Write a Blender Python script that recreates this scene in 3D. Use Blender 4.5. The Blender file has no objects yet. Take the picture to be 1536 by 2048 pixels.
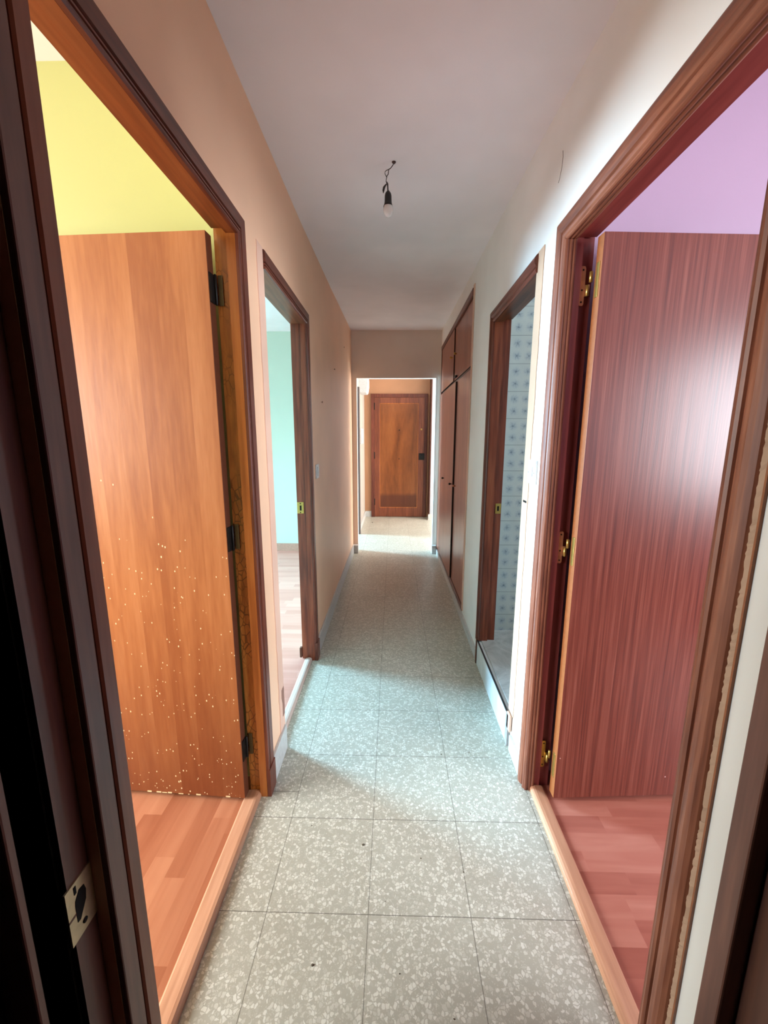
import bpy, bmesh, math, random
from mathutils import Vector, Matrix
random.seed(7)
SC = bpy.context.scene
COL = SC.collection
R = math.radians

# ------------------------------------------------------------------ camera
cam_d = bpy.data.cameras.new('camera')
cam = bpy.data.objects.new('camera', cam_d)
COL.objects.link(cam)
SC.camera = cam
PITCH, YAW, ROLL = 0.18210, -0.02239, 0.00193
cam.location = (0.0652, -0.9449, 1.3749)
_f = Vector((math.sin(YAW) * math.cos(PITCH), math.cos(YAW) * math.cos(PITCH), -math.sin(PITCH)))
_r = Vector((math.cos(YAW), -math.sin(YAW), 0))
_u = _r.cross(_f)
_r2 = math.cos(ROLL) * _r + math.sin(ROLL) * _u
_u2 = -math.sin(ROLL) * _r + math.cos(ROLL) * _u
M = Matrix((_r2, _u2, -_f)).transposed()
cam.rotation_euler = M.to_euler()
cam_d.sensor_fit = 'VERTICAL'
cam_d.sensor_height = 24.0
cam_d.sensor_width = 18.0
cam_d.lens = 804.56 / 2048 * 24.0
cam_d.clip_start = 0.02

# ------------------------------------------------------------------ light
SC.view_settings.view_transform = 'Standard'
SC.view_settings.look = 'None'
SC.view_settings.exposure = 0.4
SC.view_settings.gamma = 1.0
SC.view_settings.use_curve_mapping = False
SC.cycles.max_bounces = 14
SC.cycles.diffuse_bounces = 10
SC.cycles.glossy_bounces = 4
SC.cycles.use_denoising = True
SC.cycles.sample_clamp_indirect = 12.0
W = bpy.data.worlds.new('sky')
SC.world = W
W.use_nodes = True
bg = W.node_tree.nodes['Background']
bg.inputs['Color'].default_value = (0.62, 0.78, 1.0, 1)
bg.inputs['Strength'].default_value = 1.0


def daylight(name, loc, facing, sx, sz, power, col=(0.80, 0.91, 1.0), spread=180):
    """daylight falling through a window opening; facing = the direction it shines"""
    d = bpy.data.lights.new(name, 'AREA')
    d.shape = 'RECTANGLE'
    d.size, d.size_y = sx, sz
    d.energy = power
    d.color = col
    d.spread = R(spread)
    o = bpy.data.objects.new(name, d)
    COL.objects.link(o)
    o.location = loc
    o.rotation_euler = Vector(facing).to_track_quat('-Z', 'Y').to_euler()
    return o


daylight('daylight_yellow_room', (-3.86, -0.65, 1.55), (1, 0.12, -0.30), 1.9, 1.25, 120, (0.92, 0.97, 1.0), 115)
daylight('daylight_mint_room', (-4.36, 2.72, 1.55), (4.16, -1.82, -2.3), 1.0, 1.25, 232, (0.38, 0.74, 1.0), 100)
daylight('daylight_kitchen', (-4.86, 5.25, 1.45), (4.6, -1.1, -1.8), 0.75, 1.3, 300, (0.42, 0.78, 1.0), 105)
daylight('daylight_lilac_room', (3.56, -1.75, 1.5), (-1, 0.3, -0.1), 1.3, 1.3, 82, (0.84, 0.92, 1.0), 130)
daylight('daylight_living_room', (3.46, 4.7, 1.5), (-1, 0, 0), 1.6, 1.4, 172, (1.0, 0.90, 0.80))
daylight('daylight_bathroom', (2.46, 1.08, 2.0), (-1, 0, 0), 0.5, 0.5, 11, (0.82, 0.92, 1.0))


# ------------------------------------------------------------------ node helpers
class NT:
    def __init__(self, name):
        self.m = bpy.data.materials.new(name)
        self.m.use_nodes = True
        self.t = self.m.node_tree
        self.b = self.t.nodes['Principled BSDF']
        self.tc = self.n('ShaderNodeTexCoord')
        self.obj = self.tc.outputs['Object']

    def n(self, kind, **kw):
        x = self.t.nodes.new(kind)
        for k, v in kw.items():
            setattr(x, k, v)
        return x

    def link(self, a, b):
        self.t.links.new(a, b)

    def put(self, sock, v):
        if isinstance(v, (int, float, tuple, list)):
            sock.default_value = v
        else:
            self.link(v, sock)

    def math(self, op, a, b=0.0, c=0.0, clamp=False):
        x = self.n('ShaderNodeMath', operation=op)
        x.use_clamp = clamp
        for s, v in zip(x.inputs, (a, b, c)):
            self.put(s, v)
        return x.outputs[0]

    def sep(self, v=None):
        x = self.n('ShaderNodeSeparateXYZ')
        self.link(v or self.obj, x.inputs[0])
        return x.outputs

    def comb(self, x, y, z):
        c = self.n('ShaderNodeCombineXYZ')
        for s, v in zip(c.inputs, (x, y, z)):
            self.put(s, v)
        return c.outputs[0]

    def mapping(self, scale=(1, 1, 1), loc=(0, 0, 0), v=None):
        x = self.n('ShaderNodeMapping')
        x.inputs['Scale'].default_value = scale
        x.inputs['Location'].default_value = loc
        self.link(v or self.obj, x.inputs['Vector'])
        return x.outputs[0]

    def noise(self, scale, v=None, detail=4.0, rough=0.55, dist=0.0):
        x = self.n('ShaderNodeTexNoise')
        x.inputs['Scale'].default_value = scale
        x.inputs['Detail'].default_value = detail
        x.inputs['Roughness'].default_value = rough
        x.inputs['Distortion'].default_value = dist
        self.link(v or self.obj, x.inputs['Vector'])
        return x.outputs[0]

    def white(self, v, dim='3D'):
        x = self.n('ShaderNodeTexWhiteNoise', noise_dimensions=dim)
        self.link(v, x.inputs['Vector'] if dim != '1D' else x.inputs['W'])
        return x.outputs['Value']

    def voronoi(self, scale, v=None, feature='F1', rnd=1.0):
        x = self.n('ShaderNodeTexVoronoi', feature=feature)
        x.inputs['Scale'].default_value = scale
        x.inputs['Randomness'].default_value = rnd
        self.link(v or self.obj, x.inputs['Vector'])
        return x

    def ramp(self, f, stops, interp='LINEAR'):
        x = self.n('ShaderNodeValToRGB')
        x.color_ramp.interpolation = interp
        e = x.color_ramp.elements
        while len(e) < len(stops):
            e.new(0.5)
        for el, (p, c) in zip(e, stops):
            el.position = p
            el.color = (c[0], c[1], c[2], 1) if not isinstance(c, (int, float)) else (c, c, c, 1)
        self.link(f, x.inputs[0])
        return x.outputs[0]

    def mix(self, f, a, b, mode='MIX'):
        x = self.n('ShaderNodeMix', data_type='RGBA', blend_type=mode)
        self.put(x.inputs[0], f)
        for s, v in ((x.inputs[6], a), (x.inputs[7], b)):
            if isinstance(v, tuple) and len(v) == 3:
                v = v + (1,)
            self.put(s, v)
        return x.outputs[2]

    def step(self, f, lo, hi):
        x = self.n('ShaderNodeMapRange')
        x.inputs[1].default_value = lo
        x.inputs[2].default_value = hi
        self.put(x.inputs[0], f)
        return x.outputs[0]

    def bump(self, h, strength=0.2, dist=0.01):
        x = self.n('ShaderNodeBump')
        x.inputs['Strength'].default_value = strength
        x.inputs['Distance'].default_value = dist
        self.put(x.inputs['Height'], h)
        self.link(x.outputs[0], self.b.inputs['Normal'])

    def color(self, c):
        if isinstance(c, tuple) and len(c) == 3:
            c = c + (1,)
        self.put(self.b.inputs['Base Color'], c)

    def rough(self, r):
        self.put(self.b.inputs['Roughness'], r)


def srgb(r, g, b):
    def f(c):
        c /= 255
        return c / 12.92 if c <= 0.04045 else ((c + 0.055) / 1.055) ** 2.4
    return (f(r), f(g), f(b))


def paint(name, col, rough=0.62, var=0.05, bump=0.06):
    k = NT(name)
    n1 = k.noise(1.7, detail=3)
    n2 = k.noise(140, detail=2)
    dark = tuple(c * (1 - var * 2) for c in col)
    k.color(k.mix(k.step(n1, 0.35, 0.65), dark, col))
    k.rough(rough)
    k.bump(n2, bump, 0.002)
    return k.m


def wood(name, cols, axis='Z', fine=90, coarse=14, board=0.0, board_axis='X', rough=0.38, stretch=14,
         figure=0.5, board_var=0.25, bump=0.08, specks=None, coat=0.0, stain=None, dist=0.6):
    """cols: dark, mid, light.  Grain runs along axis; board > 0 adds veneer strips of that width."""
    k = NT(name)
    sc = {'X': (1 / stretch, 1, 1), 'Y': (1, 1 / stretch, 1), 'Z': (1, 1, 1 / stretch)}[axis]
    v = k.mapping(sc)
    off = None
    if board:
        s = k.sep()
        i = {'X': 0, 'Y': 1, 'Z': 2}[board_axis]
        idx = k.math('FLOOR', k.math('DIVIDE', s[i], board))
        off = k.white(idx, '1D')
        va = k.n('ShaderNodeVectorMath', operation='ADD')
        k.link(v, va.inputs[0])
        k.link(k.comb(k.math('MULTIPLY', off, 7.0), k.math('MULTIPLY', off, 3.0), k.math('MULTIPLY', off, 5.0)), va.inputs[1])
        v = va.outputs[0]
    g1 = k.noise(coarse, v, detail=3, dist=dist)
    g2 = k.noise(fine, v, detail=2)
    g = k.math('ADD', k.math('MULTIPLY', g1, figure), k.math('MULTIPLY', g2, 1 - figure))
    if board:
        g = k.math('ADD', g, k.math('MULTIPLY', k.math('SUBTRACT', off, 0.5), board_var))
    c = k.ramp(g, [(0.33, cols[0]), (0.5, cols[1]), (0.68, cols[2])])
    if stain:
        zmax, zmin, scol, amp = stain
        s = k.sep()
        edge = k.math('ADD', s[2], k.math('MULTIPLY', k.math('SUBTRACT', k.noise(9, k.mapping((1, 1, 0.25)), detail=3), 0.5), amp))
        f = k.step(edge, zmax, zmin)
        c = k.mix(k.math('MULTIPLY', f, 0.75), c, scol, 'MIX')
    if specks:
        scol, amount, zt = specks
        vv = k.voronoi(80, k.mapping((1, 1, 0.6)))
        d = k.math('LESS_THAN', vv.outputs['Distance'], k.math('MULTIPLY', k.noise(11, detail=2), 0.30))
        sel = k.math('LESS_THAN', k.sep(vv.outputs['Color'])[0], amount)
        zf = k.step(k.sep()[2], zt, 0.1)
        sel2 = k.math('LESS_THAN', k.sep(vv.outputs['Color'])[1], k.math('MULTIPLY', zf, zf))
        c = k.mix(k.math('MULTIPLY', k.math('MULTIPLY', d, sel), k.math('MULTIPLY', sel2, 0.8)), c, scol)
    k.color(c)
    k.rough(k.step(g1, -0.6, 1.6) if rough is None else rough)
    if coat:
        k.b.inputs['Coat Weight'].default_value = coat
        k.b.inputs['Coat Roughness'].default_value = 0.25
    k.bump(g2, bump, 0.002)
    return k.m


def plain(name, col, rough=0.5, metal=0.0):
    k = NT(name)
    n = k.noise(60, detail=3)
    k.color(k.mix(k.step(n, 0.3, 0.7), tuple(c * 0.82 for c in col), col))
    k.rough(rough)
    k.b.inputs['Metallic'].default_value = metal
    return k.m


# ------------------------------------------------------------------ materials
PEACH = paint('peach_paint', srgb(244, 198, 164), 0.5)
ENDPAINT = paint('grey_pink_paint', srgb(228, 216, 206), 0.55)
CREAM = paint('cream_white_paint', srgb(244, 244, 240), 0.55)
WHITE = paint('white_ceiling_paint', srgb(244, 240, 244), 0.7)
YELLOW = paint('yellow_paint', srgb(200, 197, 134), 0.6, 0.02)
MINT = paint('mint_paint', srgb(198, 210, 194), 0.6, 0.02)
LILAC = paint('lilac_paint', srgb(186, 160, 180), 0.6, 0.02)
ORANGE = paint('orange_paint', srgb(180, 132, 98), 0.55)
HALLCREAM = paint('hall_cream_paint', srgb(180, 172, 162), 0.6)
PLASTER = paint('bare_plaster', srgb(232, 190, 168), 0.85, 0.12, 0.3)
PALEPLASTER = paint('pale_plaster', srgb(214, 178, 150), 0.85, 0.1, 0.3)
DARKROOM = paint('painted_room_darkness', srgb(34, 26, 22), 0.8)  # near-black: the room's darkness is put into the wall colour, cutting bounce
SKIRT = plain('grey_stone_skirting', srgb(196, 196, 194), 0.35)


def terrazzo():
    k = NT('terrazzo_tiles')
    s = k.sep()
    T = 0.3
    def line(c, off, w):
        fr = k.math('FRACT', k.math('DIVIDE', k.math('ADD', c, off + 30.0), T))
        d = k.math('MINIMUM', fr, k.math('SUBTRACT', 1.0, fr))
        return k.math('LESS_THAN', d, w / T)
    wob = k.math('MULTIPLY', k.math('SUBTRACT', k.noise(25, detail=2), 0.5), 0.0016)
    lx = line(k.math('ADD', s[0], wob), 0.0, 0.0010)
    ly = line(k.math('ADD', s[1], wob), 0.0, 0.0011)
    cut = k.math('MULTIPLY', k.math('LESS_THAN', k.math('ABSOLUTE', k.math('SUBTRACT', s[1], 0.41)), 0.0013), k.math('LESS_THAN', s[0], -0.3))
    grout = k.math('MAXIMUM', k.math('MAXIMUM', lx, ly), cut)
    ix = k.math('FLOOR', k.math('DIVIDE', s[0], T))
    iy = k.math('FLOOR', k.math('DIVIDE', s[1], T))
    tint = k.white(k.comb(ix, iy, 0.0))
    warp = k.n('ShaderNodeVectorMath', operation='ADD')
    k.link(k.obj, warp.inputs[0])
    nz = k.n('ShaderNodeTexNoise')
    nz.inputs['Scale'].default_value = 70
    k.link(k.obj, nz.inputs['Vector'])
    sc = k.n('ShaderNodeVectorMath', operation='SCALE')
    k.link(nz.outputs['Color'], sc.inputs[0])
    sc.inputs['Scale'].default_value = 0.012
    k.link(sc.outputs[0], warp.inputs[1])
    vv = k.voronoi(105, warp.outputs[0])
    ve = k.voronoi(105, warp.outputs[0], 'DISTANCE_TO_EDGE')
    cc = k.sep(vv.outputs['Color'])
    size = k.math('MULTIPLY', cc[1], 0.10)
    chip = k.math('MULTIPLY', k.step(ve.outputs['Distance'], 0.03, 0.16), k.step(cc[0], 0.38, 0.75))
    chip = k.math('MULTIPLY', chip, k.math('GREATER_THAN', ve.outputs['Distance'], size))
    v2 = k.voronoi(230, warp.outputs[0])
    c2 = k.sep(v2.outputs['Color'])
    small = k.math('MULTIPLY', k.math('GREATER_THAN', c2[0], 0.62), k.math('LESS_THAN', v2.outputs['Distance'], 0.42))
    base = k.mix(k.noise(6, detail=4), srgb(160, 157, 144), srgb(174, 171, 158))
    base = k.mix(k.math('MULTIPLY', small, 0.35), base, srgb(206, 204, 190))
    ccol = k.mix(cc[2], srgb(212, 210, 196), srgb(232, 231, 220))
    c = k.mix(k.math('MULTIPLY', chip, 0.66), base, ccol)
    c = k.mix(k.math('MULTIPLY', k.math('SUBTRACT', 1.0, tint), 0.16), c, srgb(150, 140, 118))
    dark = k.voronoi(5.5, k.mapping((1, 1, 1), (0.3, 0.17, 0)))
    dsp = k.math('LESS_THAN', dark.outputs['Distance'], 0.02)
    c = k.mix(k.math('MULTIPLY', dsp, 0.7), c, srgb(70, 62, 50))
    c = k.mix(k.math('MULTIPLY', grout, 0.72), c, srgb(74, 70, 62))
    k.color(c)
    k.rough(k.math('ADD', 0.26, k.math('MULTIPLY', k.noise(4, detail=3), 0.16)))
    k.bump(k.math('SUBTRACT', 1.0, grout), 0.25, 0.002)
    return k.m


TERRAZZO = terrazzo()


def laminate(name, cols, axis, rough=0.34):
    """strips of a three-strip laminate floor running along axis (X or Y)"""
    k = NT(name)
    s = k.sep()
    a, b = (s[1], s[0]) if axis == 'Y' else (s[0], s[1])
    row = k.math('FLOOR', k.math('DIVIDE', b, 0.065))
    ro = k.white(row, '1D')
    idx = k.math('FLOOR', k.math('DIVIDE', k.math('ADD', a, k.math('MULTIPLY', ro, 3.0)), 0.42))
    tone = k.white(k.comb(row, idx, 0.0))
    v = k.mapping((1, 0.08, 1) if axis == 'Y' else (0.08, 1, 1))
    va = k.n('ShaderNodeVectorMath', operation='ADD')
    k.link(v, va.inputs[0])
    k.link(k.comb(k.math('MULTIPLY', tone, 9.0), k.math('MULTIPLY', tone, 4.0), 0.0), va.inputs[1])
    g = k.math('ADD', k.math('MULTIPLY', k.noise(22, va.outputs[0], detail=3, dist=0.5), 0.6), k.math('MULTIPLY', tone, 0.4))
    c = k.ramp(g, [(0.25, cols[0]), (0.5, cols[1]), (0.75, cols[2])])
    k.color(c)
    k.rough(rough)
    return k.m


LAM_YELLOW = laminate('laminate_oak', (srgb(152, 88, 60), srgb(170, 106, 76), srgb(186, 124, 92)), 'Y')
LAM_MINT = laminate('laminate_pale', (srgb(190, 126, 110), srgb(200, 138, 122), srgb(208, 150, 134)), 'X', 0.3)
LAM_LILAC = laminate('laminate_red', (srgb(140, 76, 62), srgb(158, 92, 76), srgb(174, 112, 94)), 'X')


def bath_tiles():
    k = NT('bath_wall_tiles')
    s = k.sep()
    T = 0.153
    u = k.math('FRACT', k.math('DIVIDE', k.math('ADD', s[0], 10 * T - 0.725), T))
    w = k.math('FRACT', k.math('DIVIDE', k.math('ADD', s[2], 10 * T - 0.264), T))
    def edge(f):
        return k.math('LESS_THAN', k.math('MINIMUM', f, k.math('SUBTRACT', 1.0, f)), 0.011)
    joint = k.math('MAXIMUM', k.math('MULTIPLY', edge(u), 0.5), edge(w))
    # four little flowers on every tile
    fu = k.math('SUBTRACT', k.math('ABSOLUTE', k.math('SUBTRACT', u, 0.5)), 0.22)
    fw = k.math('SUBTRACT', k.math('ABSOLUTE', k.math('SUBTRACT', w, 0.5)), 0.22)
    d = k.math('SQRT', k.math('ADD', k.math('MULTIPLY', fu, fu), k.math('MULTIPLY', fw, fw)))
    ang = k.math('ARCTAN2', fw, fu)
    n = k.noise(150, detail=3)
    turn = k.math('MULTIPLY', k.noise(19, detail=1), 24.0)
    pet = k.math('ADD', 0.075, k.math('MULTIPLY', k.math('COSINE', k.math('ADD', k.math('MULTIPLY', ang, 5.0), turn)), 0.045))
    flower = k.math('MULTIPLY', k.step(k.math('SUBTRACT', pet, d), -0.07, 0.06), k.step(n, 0.3, 0.62))
    heart = k.step(d, 0.05, 0.02)
    veil = k.step(d, 0.2, 0.05)
    base = k.mix(k.noise(14, detail=3), srgb(200, 204, 200), srgb(216, 218, 212))
    c = k.mix(k.math('MULTIPLY', veil, 0.25), base, srgb(140, 160, 186))
    c = k.mix(k.math('MULTIPLY', flower, 0.5), c, srgb(110, 124, 146))
    c = k.mix(k.math('MULTIPLY', k.math('MULTIPLY', heart, n), 0.8), c, srgb(82, 88, 104))
    c = k.mix(k.math('MULTIPLY', joint, 0.55), c, srgb(112, 116, 118))
    k.color(c)
    k.rough(0.18)
    return k.m


TILES = bath_tiles()


def marble(name, a, b, rough=0.3):
    k = NT(name)
    n = k.noise(5, detail=6, rough=0.65, dist=1.4)
    k.color(k.ramp(n, [(0.35, a), (0.65, b)]))
    k.rough(rough)
    return k.m


BATHFLOOR = marble('grey_marbled_tile', srgb(150, 148, 144), srgb(196, 194, 190))
RISER = marble('white_stone_riser', srgb(196, 204, 206), srgb(222, 228, 228), 0.3)

DK = (srgb(68, 29, 20), srgb(98, 47, 33), srgb(126, 66, 48))
CASE_Z = wood('dark_casing_upright', DK, 'Z', 80, 12, rough=0.36)
CASE_Y = wood('dark_casing_lengthwise', DK, 'Y', 80, 12, rough=0.36)
CASE_X = wood('dark_casing_crosswise', DK, 'X', 80, 12, rough=0.36)
NEAR_Z = wood('brown_doorway_frame', (srgb(94, 60, 50), srgb(114, 74, 62), srgb(134, 90, 76)), 'Z', 60, 10, rough=0.42)
RED = (srgb(96, 50, 34), srgb(126, 72, 50), srgb(154, 96, 70))
RCASE_Z = wood('mahogany_casing_upright', RED, 'Z', 110, 16, rough=0.46)
RCASE_Y = wood('mahogany_casing_lengthwise', RED, 'Y', 110, 16, rough=0.46)
MAROON_Z = wood('maroon_frame_upright', (srgb(122, 50, 48), srgb(142, 64, 60), srgb(160, 78, 72)), 'Z', 60, 10, rough=0.4)
MAROON_Y = wood('maroon_frame_lengthwise', (srgb(122, 50, 48), srgb(142, 64, 60), srgb(160, 78, 72)), 'Y', 60, 10, rough=0.4)


def varnished_jamb():
    """honey-coloured varnish crazed in small cracks"""
    k = NT('crazed_varnish_jamb')
    v = k.mapping((1, 1, 0.12))
    g = k.math('ADD', k.math('MULTIPLY', k.noise(18, v, detail=3, dist=0.5), 0.6), k.math('MULTIPLY', k.noise(90, v), 0.4))
    c = k.ramp(g, [(0.35, srgb(136, 74, 28)), (0.5, srgb(176, 104, 44)), (0.66, srgb(200, 130, 62))])
    ve = k.voronoi(42, k.mapping((1.4, 1.4, 0.7)), 'DISTANCE_TO_EDGE')
    crack = k.math('MULTIPLY', k.math('LESS_THAN', ve.outputs['Distance'], 0.05), k.step(k.noise(4.5, detail=2), 0.42, 0.58))
    c = k.mix(k.math('MULTIPLY', crack, 0.7), c, srgb(70, 36, 14))
    k.color(c)
    k.rough(0.32)
    return k.m


JAMB_CRAZED = varnished_jamb()
JAMB_ORANGE = wood('honey_jamb', (srgb(140, 74, 30), srgb(172, 98, 44), srgb(194, 122, 62)), 'Z', 60, 9, rough=0.34)
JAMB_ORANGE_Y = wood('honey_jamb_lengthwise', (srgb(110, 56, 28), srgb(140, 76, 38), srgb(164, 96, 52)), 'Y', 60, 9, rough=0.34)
JAMB_DARK = wood('walnut_jamb', (srgb(92, 38, 22), srgb(132, 62, 38), srgb(162, 88, 58)), 'Z', 60, 9, rough=0.4, dist=2.2)
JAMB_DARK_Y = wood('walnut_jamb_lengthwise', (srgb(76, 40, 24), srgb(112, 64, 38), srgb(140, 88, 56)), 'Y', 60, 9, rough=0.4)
DOOR_HONEY = wood('honey_veneer', (srgb(150, 84, 42), srgb(170, 104, 58), srgb(186, 122, 76)), 'Z', 70, 7, board=0.082, rough=0.4,
                  stretch=9, figure=0.7, board_var=0.16, specks=(srgb(244, 220, 176), 0.85, 1.3), stain=(0.75, 0.05, srgb(104, 44, 18), 0.5))
DOOR_EDGE = plain('dark_door_edge', srgb(96, 50, 30), 0.5)
DOOR_SAPELE = wood('sapele_veneer', (srgb(84, 34, 24), srgb(112, 52, 38), srgb(136, 76, 60)), 'Z', 210, 75, board=0.0, rough=0.30,
                   stretch=60, figure=0.6, dist=0.25, bump=0.04, specks=(srgb(226, 190, 180), 0.05, 0.3))
SAPELE_EDGE = plain('sapele_edge', srgb(150, 88, 48), 0.4)
DOOR_SAPELE.node_tree.nodes['Principled BSDF'].inputs['Specular IOR Level'].default_value = 0.45
DOOR_ENTRY = wood('entrance_door_veneer', (srgb(128, 66, 30), srgb(164, 92, 46), srgb(186, 114, 62)), 'Z', 50, 6, rough=0.34, stretch=6, figure=0.8)
ENTRY_DARK = wood('entrance_door_rails', (srgb(92, 44, 28), srgb(118, 62, 40), srgb(140, 80, 54)), 'Z', 60, 9, rough=0.36)
WARD = wood('wardrobe_veneer', (srgb(124, 66, 46), srgb(150, 86, 64), srgb(172, 106, 82)), 'Z', 70, 9, rough=0.3, stretch=10)
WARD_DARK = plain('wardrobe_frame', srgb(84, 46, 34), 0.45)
THRESH = wood('threshold_strip', (srgb(168, 118, 90), srgb(186, 136, 106), srgb(200, 152, 122)), 'Y', 70, 10, rough=0.32)
THRESH_GREY = wood('threshold_strip_grey', (srgb(176, 150, 138), srgb(192, 168, 156), srgb(204, 182, 170)), 'Y', 70, 10, rough=0.32)
BRASS = plain('brass', srgb(206, 168, 92), 0.32, 0.85)
COPPER = plain('painted_copper_hinge', srgb(206, 142, 108), 0.42, 0.35)
BLACKIRON = plain('black_iron', srgb(26, 22, 20), 0.5, 0.4)
PLATE = plain('strike_plate_metal', srgb(214, 196, 158), 0.38, 0.55)
HOLE = plain('mortise_dark', srgb(8, 6, 5), 0.9)
PLASTIC = plain('white_plastic', srgb(226, 228, 230), 0.35)
BLACKPL = plain('black_bakelite', srgb(10, 9, 11), 0.4)
WIRE = plain('grey_wire', srgb(66, 60, 60), 0.55)


# ------------------------------------------------------------------ mesh builder
class MB:
    def __init__(self):
        self.v, self.f, self.mi, self.sm = [], [], [], []

    def add(self, vs, fs, mi=0, smooth=False):
        o = len(self.v)
        self.v += [tuple(p) for p in vs]
        for j, f in enumerate(fs):
            self.f.append(tuple(i + o for i in f))
            self.mi.append(mi[j] if isinstance(mi, (list, tuple)) else mi)
            self.sm.append(smooth)
        return self

    def box(self, x0, x1, y0, y1, z0, z1, mi=0, faces=None):
        """faces: {'+x': slot, ...} material slots by facing"""
        vs = [(x, y, z) for x in (x0, x1) for y in (y0, y1) for z in (z0, z1)]
        fs = [(0, 1, 3, 2), (4, 6, 7, 5), (0, 4, 5, 1), (2, 3, 7, 6), (0, 2, 6, 4), (1, 5, 7, 3)]
        names = ['-x', '+x', '-y', '+y', '-z', '+z']
        return self.add(vs, fs, [(faces or {}).get(n, mi) for n in names])

    def loft(self, secs, mi=0, smooth=False, caps=True, closed=True):
        n = len(secs[0])
        vs = [p for s in secs for p in s]
        fs = []
        for a in range(len(secs) - 1):
            for i in range(n if closed else n - 1):
                j = (i + 1) % n
                fs.append((a * n + i, a * n + j, (a + 1) * n + j, (a + 1) * n + i))
        self.add(vs, fs, mi, smooth)
        if caps and closed:
            self.add(secs[0], [tuple(range(n))[::-1]], mi)
            self.add(secs[-1], [tuple(range(n))], mi)
        return self

    def tube(self, pts, rad, n=8, mi=0):
        pts = [Vector(p) for p in pts]
        secs = []
        up = Vector((0.31, 0.95, 0.05)).normalized()
        for i, p in enumerate(pts):
            t = (pts[min(i + 1, len(pts) - 1)] - pts[max(i - 1, 0)]).normalized()
            a = t.cross(up).normalized()
            b = t.cross(a).normalized()
            r = rad[i] if isinstance(rad, (list, tuple)) else rad
            secs.append([p + a * r * math.cos(2 * math.pi * k / n) + b * r * math.sin(2 * math.pi * k / n) for k in range(n)])
        return self.loft(secs, mi, True)

    def lathe(self, prof, c, axis='Z', n=24, mi=0):
        """prof: (radius, height along axis) pairs"""
        c = Vector(c)
        A = {'Z': (Vector((1, 0, 0)), Vector((0, 1, 0)), Vector((0, 0, 1))), 'X': (Vector((0, 1, 0)), Vector((0, 0, 1)), Vector((1, 0, 0))),
             'Y': (Vector((0, 0, 1)), Vector((1, 0, 0)), Vector((0, 1, 0)))}[axis]
        secs = [[c + A[0] * r * math.cos(2 * math.pi * k / n) + A[1] * r * math.sin(2 * math.pi * k / n) + A[2] * h for k in range(n)] for r, h in prof]
        return self.loft(secs, mi, True)

    def build(self, name, mats, parent=None, local=False, bevel=0.0, segs=2):
        if not isinstance(mats, (list, tuple)):
            mats = [mats]
        off = Vector((0, 0, 0))
        p = parent
        while p is not None and not local:
            off += p.location
            p = p.parent
        me = bpy.data.meshes.new(name)
        me.from_pydata([tuple(Vector(q) - off) for q in self.v], [], self.f)
        for m in mats:
            me.materials.append(m)
        for p, mi, s in zip(me.polygons, self.mi, self.sm):
            p.material_index = mi
            p.use_smooth = s
        bm = bmesh.new()
        bm.from_mesh(me)
        bmesh.ops.remove_doubles(bm, verts=bm.verts, dist=1e-5)
        if len(self.f) < 2000:
            bmesh.ops.recalc_face_normals(bm, faces=bm.faces)
        bm.to_mesh(me)
        bm.free()
        o = bpy.data.objects.new(name, me)
        COL.objects.link(o)
        if parent is not None:
            o.parent = parent
        if bevel:
            b = o.modifiers.new('edge', 'BEVEL')
            b.width = bevel
            b.segments = segs
            b.limit_method = 'ANGLE'
            b.angle_limit = R(40)
        return o


def tag(o, label=None, cat=None, group=None, kind=None):
    for k, v in (('label', label), ('category', cat), ('group', group), ('kind', kind)):
        if v:
            o[k] = v
    return o


def empty(name, loc, label=None, cat=None, group=None, kind=None, rz=0.0):
    o = bpy.data.objects.new(name, None)
    COL.objects.link(o)
    o.location = loc
    o.rotation_euler = (0, 0, rz)
    o.empty_display_size = 0.05
    return tag(o, label, cat, group, kind)


def struct(name, mb, mats, label, cat, bevel=0.0):
    return tag(mb.build(name, mats, bevel=bevel), label, cat, None, 'structure')


# ------------------------------------------------------------------ shell dimensions
XL, XLI = -0.415, -0.485          # left wall: corridor face, room face
XR, XRI = 0.600, 0.690            # right wall
TOP = 2.62
D1 = (-0.33, 0.385, 1.98)         # clear openings: near y, far y, head z
D2 = (0.65, 1.36, 1.98)
D3 = (-0.29, 0.445, 1.985)
DB = (0.71, 1.345, 1.98)
LIN = 0.03                        # frame lining thickness


def wall_x(mb, x0, x1, y0, y1, z1, openings, fa, fb, reveal):
    """a wall across x0..x1; openings = (ya, yb, za, zb); fa/fb: functions y -> material slot of the -x / +x face"""
    cuts = sorted({y0, y1, *[o[0] for o in openings], *[o[1] for o in openings]})
    for a, b in zip(cuts, cuts[1:]):
        mid = (a + b) / 2
        op = [o for o in openings if o[0] < mid < o[1]]
        fc = {'-x': fa(mid), '+x': fb(mid)}
        if not op:
            mb.box(x0, x1, a, b, 0, z1, reveal, fc)
        else:
            if op[0][2] > 0:
                mb.box(x0, x1, a, b, 0, op[0][2], reveal, fc)
            mb.box(x0, x1, a, b, op[0][3], z1, reveal, fc)


# ---- corridor walls
mb = MB()
wall_x(mb, XLI, XL, -0.405, 3.82, TOP,
       [(D1[0] - LIN, D1[1] + LIN, 0, D1[2] + LIN), (D2[0] - LIN, D2[1] + LIN, 0, D2[2] + LIN)],
       lambda y: 1 if y < 0.47 else 2, lambda y: 0, 0)
struct('wall_left', mb, [PEACH, YELLOW, MINT], 'long peach painted corridor wall with two doorways', 'wall')

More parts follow.
